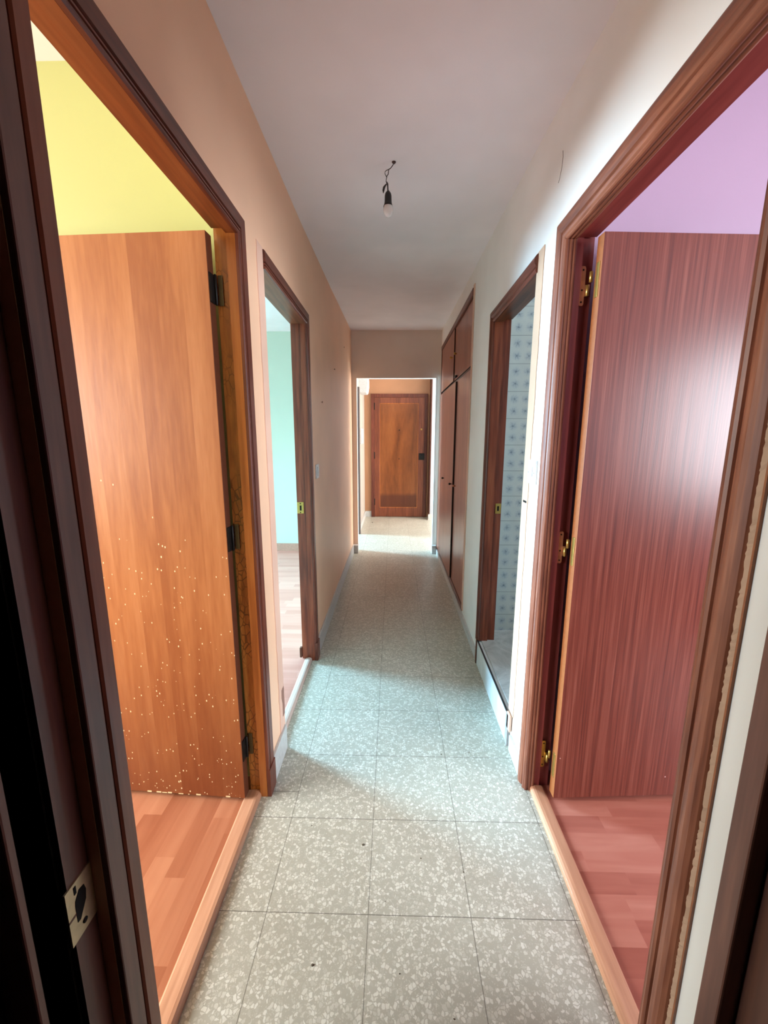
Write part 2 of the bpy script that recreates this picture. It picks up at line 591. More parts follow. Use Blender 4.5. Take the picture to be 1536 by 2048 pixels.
mb = MB()
wall_x(mb, XR, XRI, -0.405, 3.82, TOP,
       [(D3[0] - LIN, D3[1] + LIN, 0, D3[2] + LIN), (DB[0] - LIN, DB[1] + LIN, 0, DB[2] + LIN), (1.975, 3.75, 0.06, 2.365)],
       lambda y: 0, lambda y: 1 if y < 0.53 else 2, 0)
struct('wall_right', mb, [CREAM, LILAC, TILES], 'cream white corridor wall with the fitted wardrobe', 'wall')

MB().tube([(XR - 0.0002, 0.535, 2.275), (XR - 0.0002, 0.530, 2.255), (XR - 0.0002, 0.533, 2.23), (XR - 0.0002, 0.545, 2.205), (XR - 0.0002, 0.555, 2.195)], 0.0011, 6).build(
    'crack', plain('hairline_crack', srgb(150, 140, 138), 0.9), bpy.data.objects['wall_right'])

# ---- end wall with the plain opening to the hall
A0, A1, AZ = -0.357, 0.545, 2.043
mb = MB()
for a, b, z0 in ((XL, A0, 0), (A1, XR + 0.3, 0), (A0, A1, AZ)):
    mb.box(a, b, 3.82, 3.90, z0, TOP, 0, {'+x': 1, '-x': 1, '-z': 1, '+y': 1})
struct('wall_end', mb, [ENDPAINT, CREAM], 'grey pink wall above the plain opening to the hall', 'wall')

# ---- near wall, its doorway is where the picture is taken from
mb = MB()
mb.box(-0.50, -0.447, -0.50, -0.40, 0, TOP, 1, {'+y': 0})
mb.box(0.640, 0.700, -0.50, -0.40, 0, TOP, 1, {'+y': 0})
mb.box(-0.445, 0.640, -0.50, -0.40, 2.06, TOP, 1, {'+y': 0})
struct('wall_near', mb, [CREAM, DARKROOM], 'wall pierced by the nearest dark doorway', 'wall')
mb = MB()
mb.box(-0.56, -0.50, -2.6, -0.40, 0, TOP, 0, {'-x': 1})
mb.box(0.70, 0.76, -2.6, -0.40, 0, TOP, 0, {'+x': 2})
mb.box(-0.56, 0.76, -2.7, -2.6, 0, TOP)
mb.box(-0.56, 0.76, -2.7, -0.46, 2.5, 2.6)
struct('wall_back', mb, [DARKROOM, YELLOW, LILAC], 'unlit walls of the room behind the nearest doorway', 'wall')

# ---- corridor ceiling, dipping towards the near end
def lerp(t, a):
    for (p, u), (q, w) in zip(a, a[1:]):
        if t <= q:
            s = max(0.0, (t - p) / (q - p))
            return u + (w - u) * s
    return a[-1][1]


ZL = [(-0.5, 2.468), (0.3, 2.462), (1.3, 2.458), (2.4, 2.492), (3.82, 2.556)]
ZR = [(-0.5, 2.37), (0.2, 2.40), (0.6, 2.435), (1.3, 2.466), (2.4, 2.496), (3.82, 2.554)]
ny, nx = 26, 8
gv, gf = [], []
for j in range(ny + 1):
    y = -0.5 + (3.86 + 0.5) * j / ny
    for i in range(nx + 1):
        t = i / nx
        gv.append((XL - 0.02 + (XR - XL + 0.04) * t, y, lerp(y, ZL) * (1 - t) + lerp(y, ZR) * t))
for j in range(ny):
    for i in range(nx):
        a = j * (nx + 1) + i
        gf.append((a, a + nx + 1, a + nx + 2, a + 1))
mb = MB().add(gv, gf, 0, True)
mb.box(XL - 0.05, XR + 0.05, -0.5, 3.86, 2.60, 2.64)
struct('ceiling', mb, [WHITE], 'uneven white corridor ceiling with the bare bulb', 'ceiling')

# ---- floors
mb = MB()
mb.box(-0.455, 0.70, -0.47, 3.86, -0.05, 0.0)
mb.box(-5.2, 3.6, 3.86, 6.2, -0.05, 0.0)
struct('floor', mb, [TERRAZZO], 'pale terrazzo tile floor of corridor and hall', 'floor')
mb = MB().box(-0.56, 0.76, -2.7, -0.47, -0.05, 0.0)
struct('floor_near_room', mb, [plain('low_bounce_dark_floor', srgb(70, 48, 38), 0.6)], 'dark floor of the unlit room behind the nearest doorway', 'floor')  # unseen floor, made dark to keep bounce light off the near frame
mb = MB().box(-4.0, -0.56, -2.7, 0.52, -0.05, 0.008).box(-0.56, -0.455, -0.47, 0.52, -0.05, 0.008)
struct('floor_yellow_room', mb, [LAM_YELLOW], 'orange brown laminate floor of the yellow room', 'floor')
mb = MB().box(-4.5, -0.455, 0.52, 3.86, -0.05, 0.008)
struct('floor_mint_room', mb, [LAM_MINT], 'pale shiny laminate floor of the mint room', 'floor')
mb = MB().box(0.76, 3.7, -2.7, 0.58, -0.05, 0.008).box(0.655, 0.76, -0.47, 0.58, -0.05, 0.008)
struct('floor_lilac_room', mb, [LAM_LILAC], 'reddish laminate floor of the lilac room', 'floor')
mb = MB().box(0.612, 2.6, 0.675, 1.60, -0.04, 0.156)
struct('floor_bathroom', mb, [BATHFLOOR], 'raised grey marbled bathroom floor', 'floor')


def room_box(name, x0, x1, y0, y1, m, window, side, label, skip=()):
    """outer walls and ceiling of a side room; window = (ya, yb, za, zb) on its far x wall"""
    mb = MB()
    t = 0.12
    xa, xb = (x0 - t, x0) if side == 'L' else (x1, x1 + t)
    ya, yb, za, zb = window
    mb.box(xa, xb, y0 - t, ya, 0, TOP)
    mb.box(xa, xb, yb, y1 + t, 0, TOP)
    mb.box(xa, xb, ya, yb, 0, za)
    mb.box(xa, xb, ya, yb, zb, TOP)
    if 'near' not in skip:
        mb.box(x0, x1, y0 - t, y0, 0, TOP)
    o = struct(name, mb, [m], label, 'wall')
    return o


room_box('wall_yellow_room_window', -3.9, XLI, -2.6, 0.47, YELLOW, (-1.62, 0.32, 0.90, 2.20), 'L', 'yellow window wall inside the yellow room')
room_box('wall_mint_room_window', -4.4, XLI, 0.57, 3.82, MINT, (2.22, 3.22, 0.92, 2.18), 'L', 'mint window wall inside the mint room', skip=('near',))
room_box('wall_kitchen_window', -4.9, XL, 3.9, 6.08, HALLCREAM, (4.87, 5.63, 0.8, 2.1), 'L', 'cream window wall beyond the hall opening', skip=('near',))
room_box('wall_lilac_room_window', XRI, 3.6, -2.6, 0.53, LILAC, (-2.4, -1.1, 0.85, 2.15), 'R', 'lilac window wall inside the lilac room')
room_box('wall_living_room_window', 0.7, 3.5, 3.9, 5.8, CREAM, (3.9, 5.5, 0.8, 2.2), 'R', 'white window wall right of the hall', skip=('near',))
room_box('wall_bathroom_window', XRI, 2.5, 0.63, 1.49, TILES, (0.83, 1.33, 1.75, 2.25), 'R', 'tiled bathroom wall with a small window', skip=('near',))

mb = MB().box(-4.4, XLI, 0.47, 0.57, 0, TOP, 0, {'-y': 0, '+y': 1})
struct('wall_yellow_room', mb, [YELLOW, MINT], 'yellow wall behind the honey coloured open door', 'wall')
mb = MB().box(-4.9, XL, 3.82, 3.90, 0, TOP, 0, {'-y': 0, '+y': 1})
struct('wall_mint_room', mb, [MINT, HALLCREAM], 'mint green wall seen through the second left doorway', 'wall')
mb = MB().box(XRI, 3.6, 0.53, 0.63, 0, TOP, 0, {'-y': 0, '+y': 1})
struct('wall_lilac_room', mb, [LILAC, TILES], 'lilac wall behind the reddish striped open door', 'wall')
mb = MB().box(XRI, 2.5, 1.49, 1.59, 0, TOP)
struct('wall_bathroom', mb, [TILES], 'bathroom wall of white tiles with small blue flowers', 'wall')
mb = MB().box(0.6, 3.5, 3.84, 3.90, 0, TOP)
struct('wall_living_room', mb, [CREAM], 'white wall behind the fitted wardrobe', 'wall')

mb = MB()
mb.box(-3.9, XLI, -2.6, 0.47, 2.49, 2.55)
struct('ceiling_yellow_room', mb, [WHITE], 'white ceiling of the yellow room', 'ceiling')
mb = MB().box(-4.4, XLI, 0.57, 3.82, 2.545, 2.6)
struct('ceiling_mint_room', mb, [WHITE], 'white ceiling of the mint room', 'ceiling')
mb = MB().box(XRI, 3.6, -2.6, 0.53, 2.5, 2.56)
struct('ceiling_lilac_room', mb, [WHITE], 'white ceiling of the lilac room', 'ceiling')
mb = MB().box(XRI, 2.5, 0.63, 1.49, 2.45, 2.5)
struct('ceiling_bathroom', mb, [WHITE], 'white ceiling of the tiled bathroom', 'ceiling')
mb = MB().box(-4.9, 3.5, 3.9, 6.08, 2.52, 2.6)
struct('ceiling_hall', mb, [WHITE], 'white ceiling of the hall beyond the opening', 'ceiling')

# ---- hall
mb = MB()
mb.box(-0.52, -0.43, 4.76, 6.08, 0, TOP, 0)
mb.box(-0.52, -0.43, 3.90, 4.76, 2.06, TOP, 0)
struct('wall_hall_left', mb, [HALLCREAM], 'cream left wall of the hall beside the entrance door', 'wall')
mb = MB().box(-0.52, 0.72, 6.08, 6.18, 0, TOP)
struct('wall_entrance', mb, [ORANGE], 'orange wall around the entrance door', 'wall')
mb = MB().box(0.69, 3.5, 5.80, 6.18, 0, TOP)
struct('wall_hall_pier', mb, [paint('hall_grey_white_paint', srgb(172, 178, 188), 0.6)], 'white wall piece right of the entrance door', 'wall')
mb = MB().box(0.676, 0.692, 5.795, 6.08, 0.09, 2.5)  # added dark strip stands in for shade on the pier's side face
struct('pier_side_shade', mb, [WARD_DARK], 'dark strip painting shade on the side of the wall piece right of the entrance door', 'trim')


# ------------------------------------------------------------------ casings
PROF_FLAT = [(0, 0), (0, 0.009), (0.004, 0.012), (0.008, 0.012), (0.0095, 0.004), (0.0125, 0.004), (0.014, 0.011), (0.018, 0.011), (0.0195, 0.004), (0.0225, 0.004), (0.025, 0.012), (0.060, 0.012), (0.065, 0.007), (0.065, 0)]
PROF_ROUND = [(0, 0), (0, 0.006), (0.004, 0.010), (0.010, 0.012), (0.016, 0.010), (0.018, 0.006), (0.021, 0.006), (0.024, 0.011),
              (0.032, 0.0155), (0.042, 0.017), (0.052, 0.0155), (0.060, 0.011), (0.065, 0.005), (0.065, 0)]


def sect(prof, xw, sgn, y, z, dy, dz):
    """profile placed at inner-edge point (y, z); u runs along (dy, dz)"""
    return [(xw + sgn * v, y + dy * u, z + dz * u) for u, v in prof]


def casing_side(prof, xw, sgn, yin, out, z0, z1, mitre=True):
    return MB().loft([sect(prof, xw, sgn, yin, z0, out, 0), sect(prof, xw, sgn, yin, z1, out, 1 if mitre else 0)])


def casing_head(prof, xw, sgn, ya, yb, z, ma=True, mb_=True):
    return MB().loft([sect(prof, xw, sgn, ya, z, -1 if ma else 0, 1), sect(prof, xw, sgn, yb, z, 1 if mb_ else 0, 1)])


# ---- frame of the yellow room (left, nearest)
F1 = empty('trim_2', (XL, 0.03, 0), 'dark brown frame around the doorway of the yellow room', 'door frame', None, 'structure')
casing_side(PROF_FLAT, XL, 1, D1[1], 1, 0.115, D1[2]).build('casing', CASE_Z, F1)
casing_head(PROF_FLAT, XL, 1, D1[0], D1[1], D1[2]).build('head_casing', CASE_Y, F1)
PROF_NEAR = [(0, 0), (0, 0.009), (0.004, 0.012), (0.030, 0.012), (0.034, 0.009), (0.036, 0)]
casing_side(PROF_NEAR, XL, 1, D1[0], -1, 0, D1[2]).build('casing', wood('red_brown_casing', (srgb(96, 44, 24), srgb(126, 62, 36), srgb(152, 82, 52)), 'Z', 50, 8, rough=0.4), F1)
MB().box(XL, XL + 0.0155, D1[1] - 0.001, D1[1] + 0.067, 0, 0.118).build('plinth_block', CASE_Z, F1, bevel=0.002)
MB().box(-0.443, XL - 0.0005, D1[1], D1[1] + LIN, 0, D1[2] + LIN).build('stop', JAMB_ORANGE, F1)
MB().box(XLI, -0.443, D1[1] + 0.013, D1[1] + LIN, 0, D1[2] + LIN).build('jamb', JAMB_CRAZED, F1)
MB().box(-0.443, XL - 0.0005, D1[0] - LIN, D1[0], 0, D1[2] + LIN).box(XLI, -0.443, D1[0] - LIN, D1[0] - 0.013, 0, D1[2] + LIN).build('jamb', JAMB_ORANGE, F1)
MB().box(-0.443, XL - 0.0005, D1[0], D1[1], D1[2], D1[2] + LIN).box(XLI, -0.443, D1[0], D1[1], D1[2] + 0.013, D1[2] + LIN).build('head_jamb', JAMB_ORANGE_Y, F1)

# ---- frame of the mint room (second left); its near casing has been torn off
F2 = empty('trim_3', (XL, 1.0, 0), 'dark brown frame of the doorway to the mint room, near side stripped', 'door frame', None, 'structure')
casing_side(PROF_FLAT, XL, 1, D2[1], 1, 0.115, D2[2]).build('casing', CASE_Z, F2)
casing_head(PROF_FLAT, XL, 1, D2[0] - 0.004, D2[1], D2[2], False).build('head_casing', CASE_Y, F2)
MB().box(XL, XL + 0.0175, D2[1] - 0.004, D2[1] + 0.070, 0, 0.118).build('plinth_block', CASE_Z, F2, bevel=0.002)
MB().box(-0.443, XL - 0.0005, D2[1], D2[1] + LIN, 0, D2[2] + LIN).build('stop', JAMB_DARK, F2)
MB().box(XLI - 0.012, -0.443, D2[1] + 0.010, D2[1] + LIN, 0, D2[2] + LIN).build('jamb', JAMB_DARK, F2)
MB().box(XLI - 0.012, XL - 0.0005, D2[0] - LIN, D2[0], 0, D2[2] + LIN).build('jamb', JAMB_DARK, F2)
MB().box(XLI - 0.012, XL - 0.0005, D2[0], D2[1], D2[2], D2[2] + LIN).build('head_jamb', JAMB_DARK_Y, F2)
sp = MB().box(-0.496, -0.456, D2[1] + 0.0055, D2[1] + 0.0105, 0.937, 1.005).build('strike_plate', BRASS, F2, bevel=0.002)
sp['label'] = 'brass strike plate'
MB().box(-0.480, -0.470, D2[1] + 0.0040, D2[1] + 0.0060, 0.955, 0.985).box(-0.479, -0.473, D2[1] + 0.0042, D2[1] + 0.0060, 0.941, 0.947).box(
    -0.479, -0.473, D2[1] + 0.0042, D2[1] + 0.0060, 0.993, 0.999).build('latch_hole', HOLE, sp)
MB().box(-0.512, XLI - 0.012, D2[1] - 0.004, D2[1] + 0.02, 0.02, 0.085).build('foot_block', DOOR_EDGE, F2, bevel=0.003)

# ---- frame of the lilac room (right, nearest), moulded casing
F3 = empty('trim_4', (XR, 0.08, 0), 'reddish brown moulded frame around the doorway of the lilac room', 'door frame', None, 'structure')
casing_side(PROF_ROUND, XR, -1, D3[1], 1, 0, D3[2]).build('casing', RCASE_Z, F3)
casing_head(PROF_ROUND, XR, -1, D3[0], D3[1], D3[2]).build('head_casing', RCASE_Y, F3)
casing_side(PROF_ROUND, XR, -1, D3[0], -1, 0, D3[2]).build('casing', RCASE_Z, F3)


def fluted(y, dirn, z1):
    """reeded strip between casing and stop, on an upright"""
    xs = [0.594 + 0.036 * i / 30 for i in range(31)]
    pr = [(x, y - dirn * (0.004 + 0.0028 * abs(math.sin((x - 0.594) / 0.036 * math.pi * 3)))) for x in xs]
    pr += [(0.630, y + dirn * 0.004), (0.594, y + dirn * 0.004)]
    return MB().loft([[(x, yy, 0) for x, yy in pr], [(x, yy, z1) for x, yy in pr]])


def fluted_head(z, y0, y1):
    xs = [0.594 + 0.036 * i / 30 for i in range(31)]
    pr = [(x, z - (0.004 + 0.0028 * abs(math.sin((x - 0.594) / 0.036 * math.pi * 3)))) for x in xs]
    pr += [(0.630, z + 0.004), (0.594, z + 0.004)]
    return MB().loft([[(x, y0, zz) for x, zz in pr], [(x, y1, zz) for x, zz in pr]])


fluted(D3[1], 1, D3[2]).build('reeded_strip', RCASE_Z, F3)
fluted(D3[0], -1, D3[2]).build('reeded_strip', RCASE_Z, F3)
fluted_head(D3[2], D3[0], D3[1]).build('reeded_strip', RCASE_Y, F3)
MB().box(XR + 0.0005, 0.652, D3[1] + 0.001, D3[1] + LIN, 0, D3[2] + LIN).build('stop', MAROON_Z, F3)
MB().box(0.652, XRI, D3[1] + 0.012, D3[1] + LIN, 0, D3[2] + LIN).build('jamb', MAROON_Z, F3)
MB().box(XR + 0.0005, XRI, D3[0] - LIN, D3[0] - 0.001, 0, D3[2] + LIN).build('jamb', MAROON_Z, F3)
MB().box(XR + 0.0005, XRI, D3[0], D3[1], D3[2] + 0.001, D3[2] + LIN).build('head_jamb', MAROON_Y, F3)

# jagged filler along the near casing, and the thin bare wood line beside it
ys = []
z = 0.0
a, b = [], []
while z < 2.04:
    a.append((XR - 0.008, D3[0] - 0.0628 - random.uniform(-0.0016, 0.0016) - 0.0014 * math.sin(z * 31) * math.sin(z * 7), z))
    b.append((XR - 0.004, D3[0] - 0.0702, z))
    z += random.uniform(0.003, 0.010)
mb = MB()
for i in range(len(a) - 1):
    mb.add([a[i], b[i], b[i + 1], a[i + 1]], [(0, 1, 2, 3)])
    mb.add([(XR, b[i][1], b[i][2]), (XR, b[i + 1][1], b[i + 1][2]), b[i + 1], b[i]], [(0, 1, 2, 3)])
o = mb.build('filler_edge', PALEPLASTER, F3)
o['label'] = 'ragged cream filler line along the casing'
o = MB().box(XR - 0.005, XR, D3[0] - 0.0735, D3[0] - 0.0700, 0, 2.05).build('bare_edge', SAPELE_EDGE, F3)

# ---- frame of the bathroom (right, second); near casing torn off
F4 = empty('trim_5', (XR, 1.03, 0.156), 'dark brown frame of the raised bathroom doorway, near side stripped', 'door frame', None, 'structure')
casing_side(PROF_ROUND, XR, -1, DB[1], 1, 0.15, DB[2]).build('casing', CASE_Z, F4)
casing_head(PROF_ROUND, XR, -1, DB[0] - 0.012, DB[1], DB[2], False).build('head_casing', CASE_Y, F4)
MB().box(XR + 0.0005, 0.646, DB[1], DB[1] + LIN, 0.156, DB[2] + LIN).build('stop', JAMB_DARK, F4)
MB().box(0.646, XRI, DB[1] + 0.012, DB[1] + LIN, 0.156, DB[2] + LIN).build('jamb', JAMB_DARK, F4)
MB().box(XR + 0.0005, XRI, DB[0] - LIN, DB[0], 0.156, DB[2] + LIN).build('jamb', JAMB_DARK, F4)
MB().box(XR + 0.0005, 0.646, DB[0], DB[1], DB[2], DB[2] + LIN).box(0.646, XRI, DB[0], DB[1], DB[2] + 0.012, DB[2] + LIN).build('head_jamb', JAMB_DARK_Y, F4)
sp = MB().box(0.655, 0.688, DB[1] + 0.008, DB[1] + 0.0125, 0.945, 1.005).build('strike_plate', BRASS, F4, bevel=0.002)
MB().box(0.666, 0.676, DB[1] + 0.0065, DB[1] + 0.0085, 0.962, 0.99).build('latch_hole', HOLE, sp)

# ---- frame of the nearest doorway (the picture is taken through it)
F5 = empty('trim_6', (0.1, -0.43, 0), 'dark rebated frame of the nearest doorway with a pale strike plate', 'door frame', None, 'structure')
MB().box(-0.445, -0.4045, -0.404, D1[0] - 0.0365, 0, 2.06).build('stop', NEAR_Z, F5, bevel=0.003)
MB().box(-0.47, -0.436, -0.450, -0.404, 0, 2.06).build('jamb', NEAR_Z, F5)
MB().box(-0.499, -0.447, -0.512, -0.4505, 0, 2.10).build('casing', NEAR_Z, F5, bevel=0.003)
MB().box(0.596, 0.640, -0.439, -0.401, 0, 2.06).build('stop', NEAR_Z, F5, bevel=0.003)
MB().box(0.624, 0.66, -0.490, -0.439, 0, 2.06).build('jamb', NEAR_Z, F5)
MB().box(0.640, 0.699, -0.520, -0.4905, 0, 2.10).build('casing', NEAR_Z, F5, bevel=0.003)
MB().box(-0.445, 0.640, -0.490, -0.401, 2.06, 2.10).build('head_jamb', NEAR_Z, F5)
sp = MB().box(-0.4365, -0.4335, -0.4575, -0.4045, 0.583, 0.684).build('strike_plate', PLATE, F5)
sp['label'] = 'pale rectangular strike plate'
q = [(-0.4432, 0.613), (-0.4375, 0.612), (-0.4230, 0.634), (-0.4205, 0.650), (-0.4230, 0.662), (-0.4330, 0.664), (-0.4420, 0.652), (-0.4432, 0.644)]
MB().loft([[(-0.4350, y, z) for y, z in q], [(-0.4328, y, z) for y, z in q]]).build('latch_hole', HOLE, sp)
MB().lathe([(0.0045, 0), (0.0045, 0.0012), (0.0, 0.0013)], (-0.4336, -0.4300, 0.6000), 'X', 16).build('screw', BLACKIRON, sp)
MB().box(-0.4345, -0.4329, -0.4420, -0.4375, 0.664, 0.678).build('screw_slot', HOLE, sp)
MB().box(-0.4345, -0.4331, -0.4575, -0.4432, 0.628, 0.632).build('notch', DOOR_EDGE, sp)

# ------------------------------------------------------------------ bare plaster where casings are gone
def ragged_strip(xw, sgn, y0, y1, z0, z1, thick=0.003, jag=0.003):
    mb = MB()
    z, L, Rr = z0, [], []
    while z < z1:
        L.append((xw + sgn * thick, y0 + random.uniform(-jag, jag), z))
        Rr.append((xw + sgn * thick, y1, z))
        z += random.uniform(0.02, 0.06)
    L.append((xw + sgn * thick, y0, z1))
    Rr.append((xw + sgn * thick, y1, z1))
    for i in range(len(L) - 1):
        mb.add([L[i], Rr[i], Rr[i + 1], L[i + 1]], [(0, 1, 2, 3)])
        for P in (L, Rr):
            mb.add([P[i], P[i + 1], (xw, P[i + 1][1], P[i + 1][2]), (xw, P[i][1], P[i][2])], [(0, 1, 2, 3)])
    return mb


T7 = struct('trim_7', ragged_strip(XL, 1, 0.582, D2[0], 0.10, 2.05), [PLASTER], 'bare pinkish plaster strip beside the mint room doorway', 'plaster strip')
o = ragged_strip(XL + 0.003, 1, 0.618, D2[0] - 0.002, 0.17, 0.30, 0.0015, 0.006).build('chipped_patch', plain('chipped_grey', srgb(150, 112, 98), 0.9), T7)
T8 = struct('trim_8', ragged_strip(XR, -1, 0.640, DB[0] - 0.001, 0.165, 2.05), [PALEPLASTER], 'bare cream plaster strip beside the bathroom doorway', 'plaster strip')
MB().box(XR - 0.014, XR - 0.003, 0.650, 0.694, 0.085, 0.165).build('mortar_lump', PLASTER, T8, bevel=0.004)
MB().box(XR - 0.0042, XR - 0.002, 0.652, 0.690, 1.120, 1.128).build('fixing_slot', HOLE, T8)
T9 = struct('trim_9', ragged_strip(XR, -1, 1.938, 1.974, 0.085, 2.375, 0.006), [PLASTER], 'bare orange plaster strip beside the fitted wardrobe', 'plaster strip')

# ------------------------------------------------------------------ baseboards
def skirt(name, y0, y1, x, sgn, h, label, t=0.012):
    a, b = sorted((x, x + sgn * t))
    return struct(name, MB().box(a, b, y0, y1, 0, h), [SKIRT], label, 'skirting', bevel=0.002)


skirt('baseboard_left', D1[1] + 0.0675, 0.640, XL, 1, 0.118, 'short pale skirting piece between the two left doorways')
skirt('baseboard_left.001', D2[1] + 0.071, 3.745, XL, 1, 0.112, 'long pale skirting along the peach wall')
skirt('baseboard_right', D3[1] + 0.066, 0.650, XR, -1, 0.075, 'short white skirting piece between the two right doorways')
skirt('baseboard_right.001', DB[1] + 0.066, 3.74, XR, -1, 0.062, 'long pale skirting under the fitted wardrobe')
o = MB()
o.box(XL, A0 + 0.006, 3.745, 3.82, 0, 0.098)
struct('baseboard_end', o, [SKIRT], 'grey tile skirting at the left foot of the hall opening', 'skirting', bevel=0.002)
o = MB()
o.box(A1 - 0.008, XR - 0.014, 3.745, 3.82, 0, 0.098)
struct('baseboard_end.001', o, [SKIRT], 'grey tile skirting at the right foot of the hall opening', 'skirting', bevel=0.002)
o = MB()
o.box(-0.43, -0.415, 4.8, 6.08, 0, 0.10)
o.box(-0.43, -0.317, 6.065, 6.08, 0, 0.10)
struct('baseboard_hall', o, [SKIRT], 'pale skirting left of the entrance door', 'skirting')
o = MB().box(0.665, 1.6, 5.785, 5.80, 0, 0.10)
struct('baseboard_hall.001', o, [SKIRT], 'white skirting on the wall piece right of the entrance door', 'skirting')
o = MB().box(-4.4, XLI - 0.02, 3.806, 3.82, 0.008, 0.10)
struct('baseboard_mint_room', o, [plain('brown_skirting', srgb(196, 150, 130), 0.45)], 'brown skirting along the mint green wall', 'skirting')


# ------------------------------------------------------------------ thresholds
def threshold(x_out, x_in, y0, y1, m, label):
    """quarter-rounded wooden strip; x_out faces the corridor"""
    s = 1 if x_in > x_out else -1
    w = abs(x_in - x_out)
    pr = [(0, 0), (0, 0.010), (0.003, 0.016), (0.009, 0.020), (0.018, 0.021), (w - 0.006, 0.017), (w, 0.012), (w, 0)]
    secs = [[(x_out + s * u, y, v) for u, v in pr] for y in (y0, y1)]
    o = MB().loft(secs).build('threshold_strip', m)
    return tag(o, label, 'threshold', 'door threshold strips')


threshold(-0.440, -0.500, D1[0], D1[1] + 0.012, THRESH, 'light brown threshold strip at the yellow room doorway')
threshold(-0.436, -0.478, D2[0], D2[1], THRESH_GREY, 'greyish brown threshold strip at the mint room doorway')
threshold(0.615, 0.668, D3[0], D3[1], THRESH, 'light brown threshold strip at the lilac room doorway')
st = struct('step_riser', MB().box(0.588, 0.612, 0.705, 1.352, 0, 0.150), [RISER], 'white stone step riser below the bathroom doorway', 'step')
MB().box(0.586, 0.594, 0.705, 1.352, 0.150, 0.1570).build('dark_nosing', plain('dark_metal_nosing', srgb(70, 68, 68), 0.4, 0.6), st)
MB().box(0.583, 0.600, 1.352, 1.372, 0, 0.165).build('end_strip', DOOR_EDGE, st)
MB().box(0.586, 0.600, 0.672, 0.705, 0, 0.155).build('end_stone', plain('grey_cement', srgb(158, 152, 150), 0.9), st)


# ------------------------------------------------------------------ doors
def butt_hinge(parent, x, y, z, m, h=0.10):
    """black pin hinge: two leaves and knuckles; local coordinates"""
    k = MB()
    k.box(x - 0.003, x + 0.003, y - 0.030, y, z - h / 2, z + h / 2)
    o = k.build('hinge', m, parent, local=True, bevel=0.001)
    MB().lathe([(0.0, -h / 2 - 0.006), (0.006, -h / 2), (0.006, h / 2), (0.0, h / 2 + 0.006)], (x + 0.004, y + 0.004, z), 'Z', 12).build('pin', m, o, local=True)
    MB().box(x + 0.004, x + 0.030, y + 0.006, y + 0.0085, z - h / 2 + 0.01, z + h / 2 + 0.01).build('frame_leaf', m, o, local=True, bevel=0.001)
    return o


# honey door: pivots at the far jamb, leaf points into the yellow room (local -X)
DH = empty('door_1', (-0.489, 0.348, 0.022), 'honey coloured worn flush door standing open in the yellow room', 'door', None, 'structure', R(-3.0))
leaf = MB()
leaf.box(-0.705, 0.0, 0.0, 0.036, 0.006, 1.950, 0, {'+x': 1, '-x': 1, '+z': 1, '-z': 1})
leaf.build('leaf', [DOOR_HONEY, DOOR_EDGE], DH, local=True, bevel=0.0015)
for z in (0.203, 1.015, 1.798):
    k = MB().box(-0.001, 0.0035, 0.004, 0.032, z - 0.042, z + 0.042).build('hinge', BLACKIRON, DH, local=True, bevel=0.001)
    MB().lathe([(0.0, -0.046), (0.0045, -0.042), (0.0045, 0.042), (0.0, 0.046)], (0.006, 0.032, z), 'Z', 12).build('pin', BLACKIRON, k, local=True)
    MB().box(0.008, 0.022, 0.0445, 0.0475, z - 0.042, z + 0.046).build('frame_leaf', plain('bronzed_iron', srgb(92, 74, 44), 0.5, 0.3), k, local=True, bevel=0.001)
mb = MB()
t = -0.700
while t < -0.01:
    w = random.uniform(0.004, 0.02)
    if random.random() < 0.3:
        mb.box(t, t + w, -0.0008, 0.002, 0.0062, 0.0062 + random.uniform(0.002, 0.006))
    t += w + 0.004
o = mb.build('chipped_edge', plain('bare_chipped_wood', srgb(226, 196, 150), 0.8), DH, local=True)

# sapele door: pivots at the far jamb, leaf points into the lilac room (local +X)
DS = empty('door_2', (0.682, 0.378, 0.022), 'reddish brown striped glossy door standing open in the lilac room', 'door', None, 'structure', R(3.2))
leaf = MB().box(0.0, 0.715, 0.0, 0.036, 0.006, 1.950, 0, {'+x': 1, '-x': 1, '+z': 1, '-z': 1})
leaf.build('leaf', [DOOR_SAPELE, SAPELE_EDGE], DS, local=True, bevel=0.001)


def flag_hinge(z, m):
    """two rounded plates with a half-height knuckle each"""
    k = MB()
    pr = [(-0.0085, -0.052), (-0.005, -0.058), (0.005, -0.058), (0.0085, -0.052), (0.0085, 0.052), (0.005, 0.058), (-0.005, 0.058), (-0.0085, 0.052)]
    yj = 0.0755
    k.loft([[(-0.0185 + a, yj, z + c) for a, c in pr], [(-0.0185 + a, yj - 0.003, z + c) for a, c in pr]])
    k.box(-0.0105, 0.0, yj - 0.003, yj, z - 0.030, z + 0.004)
    o = k.build('hinge', m, DS, local=True)
    MB().lathe([(0.0, -0.032), (0.0055, -0.030), (0.0055, 0.001), (0.0, 0.002)], (-0.004, 0.066, z), 'Z', 12).build('knuckle', BRASS, o, local=True)
    MB().lathe([(0.0, 0.003), (0.0055, 0.004), (0.0055, 0.034), (0.0, 0.036)], (-0.004, 0.050, z), 'Z', 12).build('knuckle', BRASS, o, local=True)
    MB().box(-0.002, 0.0012, 0.010, 0.028, z - 0.050, z + 0.050).build('leaf_plate', BRASS, o, local=True, bevel=0.002)
    s = MB()
    for c in (-0.047, -0.012, 0.047):
        s.lathe([(0.003, 0), (0.003, 0.0005)], (-0.0185, yj - 0.0036, z + c), 'Y', 10)
    s.build('screw', BLACKIRON, o, local=True)


flag_hinge(0.135, BRASS)
flag_hinge(0.972, COPPER)
flag_hinge(1.826, COPPER)

